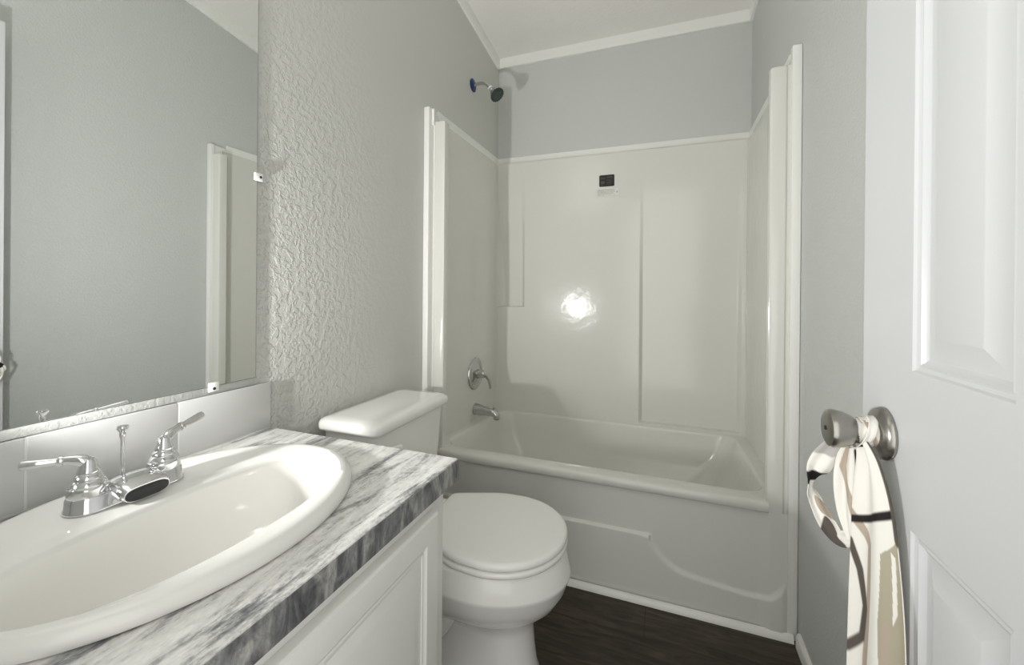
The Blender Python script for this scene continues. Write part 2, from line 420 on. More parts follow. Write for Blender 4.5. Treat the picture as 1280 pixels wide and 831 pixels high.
# --- side panels (with a cove at the back corner) and front columns
for s, xw in ((1, 0.0), (-1, W)):
    X = lambda a: xw + s * a
    bm = bmesh.new()
    pf = [(PX + 0.002, YF + 0.07)] + [(PX, y) for y in lin(YF + 0.10, 2.30, 8)]
    R_ = 0.05
    pf += [(PX + R_ * (1 - math.cos(a)), 2.30 + R_ * math.sin(a)) for a in lin(0.15, PI / 2, 8)]
    pf += [(PX + R_ + 0.03, 2.352), (0.003, 2.357), (0.003, YF + 0.07)]
    zz = [RIM - 0.09, 1.80, 1.84, 1.852]; sh = [0, 0, 0.001, 0.004]
    loft(bm, [[(X(max(0.003, a - q)), y, z) for a, y in pf] for z, q in zip(zz, sh)])
    obj('side_panel', bm, M['tub'], tub, 40)
    # column at the front edge of the surround, its top slightly lower than the panel
    bm = bmesh.new()
    def colring(z, q):
        yo = 0.020 if s > 0 else 0.0
        return [(X(a), y + yo, z) for a, y in ((0.004, YF + 0.012), (0.036, YF + 0.012), (0.042, YF + 0.006 + q), (0.076 - q, YF + 0.006 + q), (0.084 - q, YF + 0.010 + q), (0.087 - q, YF + 0.022),
                 (0.084 - q, YF + 0.048), (0.070 - q, YF + 0.060), (0.045, YF + 0.072), (0.024, YF + 0.095), (0.004, YF + 0.10))]
    loft(bm, [colring(RIM - 0.032, 0), colring(1.810, 0), colring(1.816, 0.003), colring(1.818, 0.007)])
    obj('column', bm, M['tub'], tub, 30)
    # nailing strip up the front edge
    bm = BX((min(X(0.001), X(0.027 if s > 0 else 0.028)), YF - 0.004, 0.0), (max(X(0.001), X(0.027 if s > 0 else 0.028)), YF + (0.034 if s > 0 else 0.020), 1.872), 0.003)
    obj('edge_strip', bm, M['trim'], tub)
    # flange along the top
    bm = bmesh.new()
    loft(bm, [[(X(a), y, z) for a, z in ((0.001, 1.848), (0.013, 1.848), (0.013, 1.890), (0.010, 1.894), (0.001, 1.894))] for y in (YF + 0.10, YB - 0.016)])
    bm2 = [(0.001, YF + 0.020), (0.036 if s > 0 else 0.020, YF + 0.020), (0.013, YF + 0.10), (0.001, YF + 0.10)]
    loft(bm, [[(X(a), y, z) for a, y in bm2] for z in (1.80, 1.870)])
    obj('top_flange', bm, M['trim'], tub)
bm = BX((0.001, YB - 0.015, 1.848), (W - 0.001, YB - 0.001, 1.894), 0.003)
obj('top_flange', bm, M['trim'], tub)
# stickers on the back panel
def yback(z): return BP
def plate(bm, x0, x1, z0, z1, off, th=0.0008):
    ym = yback((z0 + z1) / 2) - off
    return box(bm, (x0, ym - th, z0), (x1, ym, z1))
bm = bmesh.new()
rp = [(p[0], yback(1.70) - 0.0014, p[1]) for p in rrect(0.626, 0.708, 1.668, 1.732, 0.006, 0, 5)]
loft(bm, [rp, [(a, y + 0.0012 + 0.002, c) for a, y, c in rp]])
o = obj('brand_sticker', bm, M['black_label'], tub); o['label'] = 'black rounded sticker with faded small print'
bm = bmesh.new(); random.seed(4)
for x0, x1, z0, z1 in ((0.634, 0.645, 1.710, 1.717), (0.648, 0.658, 1.711, 1.719), (0.635, 0.655, 1.684, 1.698), (0.637, 0.646, 1.675, 1.681), (0.668, 0.698, 1.716, 1.722)):
    box(bm, (x0, yback(1.70) - 0.0018, z0), (x1, yback(1.70) - 0.0014, z1))
for k in range(5):
    z = 1.705 - k * 0.0065; box(bm, (0.667, yback(1.70) - 0.0018, z), (0.692 + random.random() * 0.009, yback(1.70) - 0.0014, z + 0.002))
obj('faded_print', bm, M['label_print'], o)
bm = plate(bmesh.new(), 0.614, 0.731, 1.617, 1.657, 0.002, 0.0008)
o2 = obj('notice_sticker', bm, M['label_white'], tub); o2['label'] = 'pale sticker with lines of tiny grey print'
bm = bmesh.new()
for k in range(7):
    z = 1.6525 - k * 0.0052; x = 0.617; xe = (0.715, 0.712, 0.708, 0.714, 0.704, 0.71, 0.655)[k]
    while x < xe:
        l = 0.004 + random.random() * 0.010; box(bm, (x, yback(1.637) - 0.0032, z - 0.0022), (min(x + l, xe), yback(1.637) - 0.0027, z)); x += l + 0.0025
box(bm, (0.719, yback(1.637) - 0.0032, 1.631), (0.727, yback(1.637) - 0.0027, 1.639))
obj('fine_print', bm, M['label_text'], o2)

# ================================================================== SHOWER FITTINGS
sh = thing('showerhead', 'small chrome shower head with dark spray face on a bent arm', 'shower head', (0.0, 2.0, 2.19))
SY, SZ = 2.000, 2.185
obj('escutcheon', lathe(bmesh.new(), (0.0005, SY, SZ), (1, 0, 0), [(0.0, 0), (0.034, 0), (0.035, 0.003), (0.031, 0.006), (0.016, 0.010), (0.012, 0.011), (0.0, 0.011)], 36), M['blue'], sh)['label'] = 'escutcheon covered in blue protective film'
obj('shower_arm', tube(bmesh.new(), [(0.008, SY, SZ), (0.035, SY, SZ + 0.003), (0.062, SY, SZ + 0.001), (0.085, SY, SZ - 0.012), (0.104, SY, SZ - 0.030)], 0.0085, 16), M['chrome_dull'], sh)
ax = Vector((0.66, -0.10, -0.74)).normalized(); p0 = Vector((0.101, SY, SZ - 0.027))
obj('collar', lathe(bmesh.new(), p0, ax, [(0.0, 0), (0.0115, 0), (0.0115, 0.010), (0.0, 0.010)], 28), M['white_plastic'], sh)['label'] = 'white collar of the shower head'
hd = obj('head_body', lathe(bmesh.new(), p0 + ax * 0.010, ax, [(0.0, 0), (0.011, 0), (0.0135, 0.004), (0.0135, 0.009), (0.011, 0.012), (0.015, 0.016), (0.022, 0.024), (0.031, 0.038), (0.0345, 0.046), (0.035, 0.050), (0.0, 0.050)], 36), M['chrome_dull'], sh)
bm = lathe(bmesh.new(), p0 + ax * 0.060, ax, [(0.0, 0), (0.0355, 0), (0.0368, 0.003), (0.0368, 0.010), (0.034, 0.013), (0.029, 0.0135), (0.028, 0.0115), (0.0, 0.0125)], 36)
ax_x, ax_y = frame(ax)
for i in range(18):
    a = 2 * PI * i / 18; c = p0 + ax * 0.0655 + (ax_x * math.cos(a) + ax_y * math.sin(a)) * 0.0368
    lathe(bm, c - ax * 0.005, ax, [(0, 0), (0.0022, 0), (0.0022, 0.012), (0, 0.012)], 8)
fc = obj('spray_face', bm, M['dark_green'], sh)
bm = bmesh.new()
for ring, cnt in ((0.007, 6), (0.0145, 12), (0.022, 18)):
    for i in range(cnt):
        a = 2 * PI * i / cnt; c = p0 + ax * 0.0718 + (ax_x * math.cos(a) + ax_y * math.sin(a)) * ring
        lathe(bm, c, ax, [(0, 0), (0.0014, 0), (0.001, 0.0025), (0, 0.0025)], 6)
obj('nozzles', bm, M['nozzle'], fc)

VY, VZ = 2.012, 0.645
va = thing('shower_valve', 'round chrome shower valve with a single lever handle on the tub side panel', 'shower valve', (PX, VY, VZ))
obj('escutcheon', lathe(bmesh.new(), (PX + 0.0005, VY, VZ), (1, 0, 0), [(0, 0), (0.083, 0), (0.085, 0.003), (0.083, 0.007), (0.074, 0.011), (0.066, 0.0115), (0.061, 0.009), (0.056, 0.010), (0.035, 0.017), (0.0, 0.019)], 56), M['chrome_dull'], va)
hdl = obj('handle', lathe(bmesh.new(), (PX + 0.015, VY, VZ), (1, 0, 0), [(0, 0), (0.024, 0), (0.025, 0.006), (0.021, 0.020), (0.0205, 0.034), (0.017, 0.044), (0.008, 0.050), (0, 0.0505)], 32), M['chrome_dull'], va)
obj('lever', tube(bmesh.new(), [(PX + 0.044, VY + 0.002, VZ + 0.008), (PX + 0.062, VY + 0.008, VZ - 0.002), (PX + 0.074, VY + 0.016, VZ - 0.028), (PX + 0.080, VY + 0.024, VZ - 0.060), (PX + 0.080, VY + 0.028, VZ - 0.080)], [0.017, 0.016, 0.013, 0.010, 0.006], 16, 8, (1.0, 0.75)), M['chrome_dull'], hdl)

SPY, SPZ = 2.018, 0.452
sp = thing('tub_spout', 'chrome tub spout with diverter pin below the shower valve', 'tub spout', (PX, SPY, SPZ))
obj('spout_body', tube(bmesh.new(), [(PX + 0.0015, SPY, SPZ + 0.002), (PX + 0.010, SPY, SPZ + 0.002), (PX + 0.045, SPY, SPZ - 0.002), (PX + 0.085, SPY, SPZ - 0.005), (PX + 0.112, SPY, SPZ - 0.010), (PX + 0.124, SPY, SPZ - 0.022), (PX + 0.126, SPY, SPZ - 0.038)],
     [0.031, 0.0305, 0.026, 0.022, 0.020, 0.0185, 0.0165], 24), M['chrome_dull'], sp)
obj('diverter_pin', lathe(bmesh.new(), (PX + 0.112, SPY, SPZ + 0.004), (0, 0, 1), [(0, 0), (0.004, 0), (0.004, 0.014), (0.0075, 0.016), (0.0080, 0.021), (0.006, 0.024), (0, 0.0245)], 18), M['chrome_dull'], sp)
obj('spout_mouth_or_reflection', lathe(bmesh.new(), (PX + 0.126, SPY, SPZ - 0.041), (0.02, 0, 1), [(0, 0), (0.0135, 0), (0.0135, 0.004), (0, 0.004)], 20), M['black'], sp)

# ================================================================== TOILET
TY = 1.108
toi = thing('toilet', 'white round-front toilet with closed lid between the vanity and the tub', 'toilet', (0.40, TY, 0))
def egg(xb, xf, hw, z, n=72, flatb=0.0, pw=2.0, cxk=0.52):
    """egg outline: xb back, xf front, hw half width"""
    cx = xb + (xf - xb) * cxk; pts = []
    for i in range(n):
        a = 2 * PI * i / n; c, s = math.cos(a), math.sin(a)
        e = 2.0 / (pw if c > 0 else pw + flatb)
        x = cx + (abs(c) ** e) * ((xf - cx) if c > 0 else (cx - xb)) * (1 if c > 0 else -1)
        y = TY + (abs(s) ** e) * hw * (1 if s > 0 else -1)
        pts.append((x, y, z))
    return pts
# bowl and pedestal as one body
rings = [egg(0.20, 0.652, 0.096, 0.0, cxk=0.80), egg(0.20, 0.652, 0.096, 0.012, cxk=0.80), egg(0.205, 0.645, 0.088, 0.028, cxk=0.80),
         egg(0.21, 0.638, 0.080, 0.09, cxk=0.80), egg(0.21, 0.634, 0.074, 0.15, cxk=0.79), egg(0.205, 0.640, 0.080, 0.180, cxk=0.76),
         egg(0.20, 0.670, 0.122, 0.208, flatb=0.4, cxk=0.62), egg(0.205, 0.702, 0.150, 0.238, flatb=0.5, cxk=0.57), egg(0.215, 0.724, 0.169, 0.274, flatb=0.5, cxk=0.55),
         egg(0.225, 0.735, 0.179, 0.306, flatb=0.4, cxk=0.54), egg(0.230, 0.7385, 0.1825, 0.3145, flatb=0.4, cxk=0.54), egg(0.2305, 0.738, 0.182, 0.319, flatb=0.4, cxk=0.54),
         egg(0.236, 0.728, 0.176, 0.353, flatb=0.4, cxk=0.54), egg(0.238, 0.722, 0.173, 0.371, flatb=0.4, cxk=0.54), egg(0.240, 0.718, 0.171, 0.377, flatb=0.4, cxk=0.54), egg(0.245, 0.710, 0.165, 0.380, flatb=0.4, cxk=0.54)]
bm = loft(bmesh.new(), rings)
# rear shelf that carries the tank
box(bm, (0.035, TY - 0.105, 0.29), (0.30, TY + 0.105, 0.376), 0.018, 3)
box(bm, (0.06, TY - 0.075, 0.0), (0.30, TY + 0.075, 0.31), 0.03, 3)
obj('bowl', bm, M['ceramic'], toi, 50)
# trapway bulge on the side
bm = bmesh.new()
for s in (-1, 1):
    tube(bm, [(0.43, TY + s * 0.072, 0.23), (0.38, TY + s * 0.082, 0.15), (0.33, TY + s * 0.084, 0.105), (0.27, TY + s * 0.078, 0.13), (0.22, TY + s * 0.07, 0.21), (0.19, TY + s * 0.062, 0.27)], [0.03, 0.035, 0.036, 0.036, 0.034, 0.03], 18)
obj('trapway', bm, M['ceramic'], toi, 50)
# floor bolt caps
for s in (-1, 1):
    obj('bolt_cap', lathe(bmesh.new(), (0.34, TY + s * 0.108, 0.010), (0, 0, 1), [(0, 0), (0.015, 0), (0.014, 0.010), (0.008, 0.017), (0, 0.019)], 20), M['ceramic'], toi)
def seat_outline(z, inset, xb=0.318, xf=0.727, hw=0.181):
    z -= 0.012
    xb, xf, hw = xb + inset, xf - inset, hw - inset
    cx = xf - hw * 1.02; pts = []
    n = 48
    for i in range(n + 1):
        a = -PI / 2 + PI * i / n; pts.append((cx + (xf - cx) * math.cos(a), TY + hw * math.sin(a), z))
    wb = 0.112 - inset
    side = catmull([(cx, TY + hw, 0), (cx - 0.07, TY + hw * 0.965, 0), (cx - 0.15, TY + hw * 0.80, 0), (xb + 0.010, TY + wb + 0.008, 0), (xb, TY + wb - 0.008, 0)], 6)[1:]
    pts += [(p.x, p.y, z) for p in side]
    pts += [(p.x, 2 * TY - p.y, z) for p in side[::-1]]
    return pts
bm = loft(bmesh.new(), [seat_outline(0.394, 0.006), seat_outline(0.395, 0.003), seat_outline(0.400, 0.000), seat_outline(0.407, 0.000), seat_outline(0.411, 0.004), seat_outline(0.4115, 0.012)])
obj('seat', bm, M['seat'], toi, 50)
bm = loft(bmesh.new(), [seat_outline(0.4135, 0.006), seat_outline(0.4150, 0.002), seat_outline(0.419, 0.0), seat_outline(0.427, 0.0005), seat_outline(0.4315, 0.004), seat_outline(0.4335, 0.011), seat_outline(0.4345, 0.03), seat_outline(0.4355, 0.09)])
obj('lid', bm, M['seat'], toi, 50)
for s in (-1, 1): obj('hinge_cap', BX((0.285, TY + s * 0.072 - 0.024, 0.380), (0.322, TY + s * 0.072 + 0.024, 0.408), 0.008, 3), M['seat'], toi)
# tank
def trect(x0, x1, hw, r, z): return rrect(x0, x1, TY + 0.025 - hw + 0.0135, TY + 0.025 + hw - 0.0135, r, z, 6)
bm = loft(bmesh.new(), [trect(0.045, 0.205, 0.180, 0.03, 0.378), trect(0.040, 0.212, 0.186, 0.03, 0.41), trect(0.036, 0.220, 0.197, 0.028, 0.55), trect(0.034, 0.226, 0.204, 0.026, 0.684)])
obj('tank', bm, M['ceramic'], toi, 40)
bm = loft(bmesh.new(), [trect(0.030, 0.236, 0.212, 0.024, 0.681), trect(0.026, 0.242, 0.218, 0.026, 0.684), trect(0.0245, 0.2445, 0.2205, 0.027, 0.692), trect(0.025, 0.244, 0.220, 0.027, 0.704), trect(0.028, 0.240, 0.216, 0.026, 0.711), trect(0.037, 0.230, 0.207, 0.022, 0.716), trect(0.06, 0.205, 0.18, 0.02, 0.7185)])
obj('tank_lid', bm, M['ceramic'], toi, 50)
bm = lathe(bmesh.new(), (0.221, TY - 0.135, 0.635), (1, 0, 0), [(0, 0), (0.013, 0), (0.014, 0.006), (0.010, 0.012), (0, 0.013)], 20)
tube(bm, [(0.231, TY - 0.135, 0.635), (0.240, TY - 0.115, 0.632), (0.243, TY - 0.07, 0.624)], [0.007, 0.008, 0.009], 12, 6, (0.7, 1))
obj('flush_lever', bm, M['white_plastic'], toi)

# ================================================================== VANITY
def inset_panel(bm, fn, rect, steps):
    """nested rectangles: steps = (inset, depth); fn(u, v, depth) -> point.  Outer rim is left open to be joined with a face"""
    u0, u1, v0, v1 = rect
    rings = [[fn(u0 + i, v0 + i, d), fn(u1 - i, v0 + i, d), fn(u1 - i, v1 - i, d), fn(u0 + i, v1 - i, d)] for i, d in steps]
    loft(bm, rings, cap0=False)
def panel_slab(bm, fn, U, V, panels, steps, back):
    """a slab face split into cells at breakpoints, with panels sunk in, sides and a back"""
    us = sorted(set([U[0], U[1]] + [p[0] for p in panels] + [p[1] for p in panels]))
    vs = sorted(set([V[0], V[1]] + [p[2] for p in panels] + [p[3] for p in panels]))
    for i in range(len(us) - 1):
        for j in range(len(vs) - 1):
            cu, cv = (us[i] + us[i + 1]) / 2, (vs[j] + vs[j + 1]) / 2
            if any(p[0] < cu < p[1] and p[2] < cv < p[3] for p in panels): continue
            bm.faces.new([bm.verts.new(fn(u, v, 0)) for u, v in ((us[i], vs[j]), (us[i + 1], vs[j]), (us[i + 1], vs[j + 1]), (us[i], vs[j + 1]))])
    for p in panels: inset_panel(bm, fn, p, steps)
    c = [(U[0], V[0]), (U[1], V[0]), (U[1], V[1]), (U[0], V[1])]
    loft(bm, [[fn(u, v, 0) for u, v in c], [fn(u, v, back) for u, v in c]], cap0=False)
    bmesh.ops.remove_doubles(bm, verts=bm.verts[:], dist=1e-6)
van = thing('vanity_cabinet', 'white vanity cabinet with raised panel doors under the marbled counter', 'cabinet', (0.27, 0.38, 0))
bm = bmesh.new()
box(bm, (0.002, Y0 + 0.002, 0.09), (0.515, Y0 + 0.018, CTZ - 0.046)); box(bm, (0.002, CTY - 0.038, 0.09), (0.515, CTY - 0.022, CTZ - 0.046))
box(bm, (0.002, Y0 + 0.018, 0.09), (0.515, CTY - 0.038, 0.106)); box(bm, (0.002, Y0 + 0.018, 0.106), (0.010, CTY - 0.038, CTZ - 0.046))
box(bm, (0.002, Y0 + 0.002, 0.0), (0.455, CTY - 0.022, 0.09))
obj('carcass', bm, M['cabinet'], van)
obj('face_frame', BX((0.515, Y0 + 0.002, 0.09), (CABX, CTY - 0.021, CTZ - 0.046), 0.0015), M['cabinet'], van)
DT = 0.650
for y0, y1 in ((Y0 + 0.012, 0.346), (0.352, 0.731)):
    bm = bmesh.new()
    fn = lambda u, v, d: (CABX + 0.019 - d, u, v)
    a, b, c, d_ = y0, y1, 0.115, DT
    # rounded outer edge
    st = [(0.0, 0.0185), (0.0, 0.010), (0.002, 0.005), (0.006, 0.0015), (0.012, 0.0)]
    rings = [[fn(a + i, c + i, d), fn(b - i, c + i, d), fn(b - i, d_ - i, d), fn(a + i, d_ - i, d)] for i, d in st]
    st2 = [(0.047, 0.0), (0.050, 0.003), (0.054, 0.0045), (0.058, 0.0035), (0.060, 0.0055), (0.066, 0.0065), (0.082, 0.002), (0.087, 0.0012)]
    rings += [[fn(a + i, c + i, d), fn(b - i, c + i, d), fn(b - i, d_ - i, d), fn(a + i, d_ - i, d)] for i, d in st2]
    loft(bm, rings)
    obj('cabinet_door', bm, M['cabinet'], van, 25)

# countertop with an oval cut-out
SX, SYc = 0.271, 0.428                     # sink centre
cnt = None
bm = bmesh.new()
hx, hy = 0.200, 0.250
x0, x1, y0, y1 = 0.001, CTX, Y0 + 0.001, CTY
angs = [2 * PI * i / 96 for i in range(96)]
cor = [(x1, y1), (x0, y1), (x0, y0), (x1, y0)]
for cxx, cyy in cor:
    a = math.atan2(cyy - SYc, cxx - SX) % (2 * PI)
    k = min(range(96), key=lambda i: abs(angs[i] - a)); angs[k] = a
def rect_ray(a):
    c, s = math.cos(a), math.sin(a); t = 1e9
    if c > 1e-9: t = min(t, (x1 - SX) / c)
    if c < -1e-9: t = min(t, (x0 - SX) / c)
    if s > 1e-9: t = min(t, (y1 - SYc) / s)
    if s < -1e-9: t = min(t, (y0 - SYc) / s)
    return SX + t * c, SYc + t * s
def hole(a):
    c, s = math.cos(a), math.sin(a); t = 1 / math.sqrt((c / hx) ** 2 + (s / hy) ** 2); return SX + t * c, SYc + t * s
O = [rect_ray(a) for a in angs]; H = [hole(a) for a in angs]
def clampi(p, i): return (min(max(p[0], x0 + i), x1 - i), min(max(p[1], y0 + i), y1 - i))
zb_ = CTZ - 0.045
loft(bm, [[(*p, zb_) for p in H], [(*p, zb_) for p in O], [(*p, CTZ - 0.002) for p in O], [(*clampi(p, 0.0015), CTZ) for p in O], [(*p, CTZ) for p in H]], loop=True, cap0=False, cap1=False)
ct = obj('countertop', bm, M['laminate'], None, 30)
obj('front_edge', BX((CTX - 0.0005, Y0 + 0.001, zb_), (CTX + 0.0010, CTY, CTZ - 0.0012), 0.0004, 1), M['laminate_edge_shaded'], ct)['label'] = 'marbled front edge strip, coloured darker for its shade'
ct['label'] = 'grey and white marbled laminate countertop around the sink'; ct['category'] = 'countertop'
bs = thing('tile_backsplash', 'row of glossy white tiles between the mirror and the countertop', 'backsplash', (0.0, 0.4, CTZ))
ZB = 0.8479
obj('grout', BX((0.0012, Y0 + 0.003, CTZ + 0.0005), (0.0098, CTY - 0.0015, ZB - 0.001)), M['grout'], bs)
for a, b in ((0.5775, 0.7965), (0.3555, 0.5750), (0.1335, 0.3530), (-0.0265, 0.1310)):
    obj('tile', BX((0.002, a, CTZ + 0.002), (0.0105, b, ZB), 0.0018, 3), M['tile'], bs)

# mirror
mi = thing('wall_mirror', 'large frameless wall mirror above the vanity', 'mirror', (0.0, 0.38, 0.87))
MZ0, MZ1, MY = 0.8665, 2.02, 0.7565
obj('mirror_backing', BX((0.0012, Y0 + 0.01, MZ0), (0.0062, MY, MZ1)), M['mirror_edge'], mi)['label'] = 'dark glass edge'
bm = bmesh.new(); vv = [bm.verts.new(p) for p in ((0.0064, Y0 + 0.0105, MZ0 + 0.0008), (0.0064, MY - 0.0008, MZ0 + 0.0008), (0.0064, MY - 0.0008, MZ1 - 0.0008), (0.0064, Y0 + 0.0105, MZ1 - 0.0008))]; bm.faces.new(vv)
obj('mirror_glass', bm, M['mirror'], mi, recalc=False)
obj('bottom_channel', BX((0.0012, Y0 + 0.010, ZB + 0.001), (0.0058, MY, MZ0 - 0.0006), 0.001), M['channel'], mi)['label'] = 'painted grey strip under the glass'
def clip(y, z, up):
    bm = bmesh.new()
    if up: box(bm, (0.0012, y - 0.011, z - 0.011), (0.0095, y + 0.011, z + 0.010), 0.002)
    else: box(bm, (0.0012, y - 0.009, z - 0.010), (0.0095, y + 0.013, z + 0.010), 0.002)
    c = obj('mirror_clip', bm, M['clear'], mi)
    obj('screw', lathe(bmesh.new(), (0.0093, y + (0 if up else 0.006), z - (0.004 if up else 0)), (1, 0, 0), [(0, 0), (0.0035, 0), (0.003, 0.0016), (0, 0.002)], 14), M['screw'], c)
clip(0.652, MZ0 - 0.001, True); clip(0.15, MZ0 - 0.001, True); clip(MY + 0.001, 1.373, False)

# ================================================================== SINK
sk = thing('sink', 'oval white drop-in bathroom sink in the countertop', 'sink', (SX, SYc, CTZ))
n = 144; ax_, by_ = 0.221, 0.276
ICX, ICY = 0.322, 0.428
def outer(a, s=1.0):
    c, sn = math.cos(a), math.sin(a); return (SX + ax_ * s * c, SYc + (by_ - ax_ * (1 - s)) * sn if False else SYc + by_ * sn * s)
def offs(a, d):
    c, sn = math.cos(a), math.sin(a); return (SX + (ax_ - d) * c, SYc + (by_ - d) * sn)
def inner(a, g=0.0, sc=1.0, cx=ICX, cy=ICY):
    c, sn = math.cos(a), math.sin(a)
    af, ab, b = 0.117 + g, 0.100 + g, 0.232 + g
    if c >= 0:
        e = 2 / 2.15; x = af * abs(c) ** e; y = b * abs(sn) ** e
    else:
        e = 2 / 3.6; x = -ab * abs(c) ** e; y = b * abs(sn) ** (2 / 2.6)
    y = y if sn >= 0 else -y
    return (cx + x * sc, cy + y * sc)
A = [2 * PI * i / n for i in range(n)]
rings = []
T = CTZ
for d, z in ((0.016, T + 0.0012), (0.004, T + 0.0012), (0.001, T + 0.004), (0.0, T + 0.010), (0.0015, T + 0.016), (0.006, T + 0.0215), (0.013, T + 0.0245), (0.021, T + 0.0250)):
    rings.append([(*offs(a, d), z) for a in A])
# deck settles towards the bowl at the back, stays crowned at the front
def blend(t, zr, g):
    out = []
    for a in A:
        o_ = offs(a, 0.021); i_ = inner(a, g); out.append((o_[0] * (1 - t) + i_[0] * t, o_[1] * (1 - t) + i_[1] * t, zr))
    return out
rings.append(blend(0.35, T + 0.0243, 0.010)); rings.append(blend(0.75, T + 0.0232, 0.010))
rings.append([(*inner(a, 0.006), T + 0.0224) for a in A])
rings.append([(*inner(a, 0.002), T + 0.0208) for a in A])
rings.append([(*inner(a, -0.0005), T + 0.017) for a in A])
rings.append([(*inner(a, -0.002), T + 0.013) for a in A])
for t in lin(0.06, 1.0, 14):
    depth = 0.150 * (1 - (1 - t) ** 3.0)
    sc = (1 - t ** 2.8 * 0.90); cx = ICX + 0.0 * t
    rings.append([(*inner(a, -0.004 - 0.006 * t, sc, cx), T + 0.013 - depth) for a in A])
loft(bm := bmesh.new(), rings, cap0=False)
obj('bowl', bm, M['sink'], sk, 60)
dz = T + 0.013 - 0.150
obj('drain', lathe(bmesh.new(), (ICX, ICY, dz), (0, 0, 1), [(0, 0.0005), (0.022, 0.0005), (0.023, 0.002), (0.021, 0.003), (0.015, 0.0015), (0.0145, 0.006), (0.0, 0.0075)], 32), M['chrome'], sk)

# ================================================================== FAUCET
FX, FY, FZ = 0.150, 0.420, T + 0.0243
fa = thing('faucet', 'chrome two-handle faucet on the back ledge of the sink', 'faucet', (FX, FY, FZ))
def stadium(L_, r, z, k=16):
    pts = []
    for i in range(k + 1):
        a = PI * i / k; pts.append((FX + r * math.cos(a), FY + L_ + r * math.sin(a), z))
    for i in range(k + 1):
        a = PI + PI * i / k; pts.append((FX + r * math.cos(a), FY - L_ + r * math.sin(a), z))
    return pts
LL = 0.050
def body(r, z, mid):
    """stadium whose middle is lifted by mid"""
    return [(x, y, z + mid * max(0.0, 1 - ((y - FY) / 0.030) ** 2)) for x, y, z in stadium(LL, r, z, 16)]
bm = loft(bmesh.new(), [stadium(LL, 0.0270, FZ - 0.001), stadium(LL, 0.0290, FZ + 0.001), stadium(LL, 0.0290, FZ + 0.004), stadium(LL, 0.0275, FZ + 0.006), stadium(LL, 0.0262, FZ + 0.019), stadium(LL, 0.0245, FZ + 0.0225), stadium(LL, 0.020, FZ + 0.0240)])
obj('base_plate', bm, M['chrome'], fa, 40)
def handle(s, ldir, lab):
    c = Vector((FX, FY + s * 0.051, FZ + 0.0225))
    h = obj('handle', lathe(bmesh.new(), c, (0, 0, 1), [(0, 0), (0.0235, 0), (0.0240, 0.006), (0.0230, 0.013), (0.0215, 0.0145), (0.0220, 0.0165), (0.0195, 0.021), (0.0165, 0.0235), (0.0175, 0.0255), (0.0165, 0.029), (0.0130, 0.032), (0.0135, 0.0345), (0.0125, 0.038), (0.0105, 0.043), (0.0100, 0.050), (0.007, 0.054), (0, 0.0555)], 40), M['chrome'], fa)
    d = Vector(ldir)
    pts = [c + Vector((0, 0, 0.046)), c + Vector((0, 0, 0.052)) + d * 0.10, c + Vector((0, 0, 0.055)) + d * 0.30, c + Vector((0, 0, 0.055)) + d * 0.42]
    obj('lever_neck', tube(bmesh.new(), pts, [0.009, 0.009, 0.0068, 0.0062], 18), M['chrome'], h)
    e = c + Vector((0, 0, 0.055)); dn = d.normalized()
    g = lathe(bmesh.new(), e + d * 0.42, d, [(0, -0.003), (0.0075, -0.003), (0.0082, 0), (0.0075, 0.003), (0.0055, 0.0035)] + [(0.0055, 0.005), (0.0064, 0.020), (0.0072, d.length * 0.5), (0.0066, d.length * 0.57), (0.004, d.length * 0.595), (0, d.length * 0.60)], 24)
    obj('lever_grip', g, M['chrome'], h)
handle(-1, (-0.038, -0.058, 0.004), '')
handle(1, (-0.026, 0.080, 0.012), '')
# broad low spout
def spsec(x, hw, z0, z1, k=28):
    out = []
    for i in range(k):
        a = 2 * PI * i / k; c, sn = math.cos(a), math.sin(a)
        out.append((FX + x, FY + hw * math.copysign(abs(c) ** 0.6, c), FZ + (z0 + z1) / 2 + (z1 - z0) / 2 * math.copysign(abs(sn) ** 0.75, sn)))
    return out
bm = loft(bmesh.new(), [spsec(-0.018, 0.024, 0.016, 0.024), spsec(-0.010, 0.030, 0.010, 0.031), spsec(0.006, 0.034, 0.004, 0.036), spsec(0.022, 0.035, 0.004, 0.036), spsec(0.036, 0.034, 0.003, 0.032), spsec(0.046, 0.033, 0.003, 0.028), spsec(0.050, 0.031, 0.003, 0.026)])
spo = obj('spout', bm, M['chrome'], fa, 50)
obj('spout_mouth_or_reflection', loft(bmesh.new(), [spsec(0.046, 0.0295, 0.004, 0.0235), spsec(0.0512, 0.0295, 0.004, 0.0235), spsec(0.0516, 0.026, 0.006, 0.022)]), M['black'], spo)  # black oval on the tip, a dark chrome reflection put in as colour
obj('lift_rod', lathe(bmesh.new(), (FX - 0.021, FY + 0.002, FZ + 0.010), (0, 0, 1), [(0, 0), (0.0028, 0), (0.0028, 0.076), (0.0042, 0.079), (0.0046, 0.084), (0.0042, 0.087), (0.0078, 0.093), (0.0085, 0.095), (0.0075, 0.097), (0, 0.0975)], 20), M['chrome'], fa)

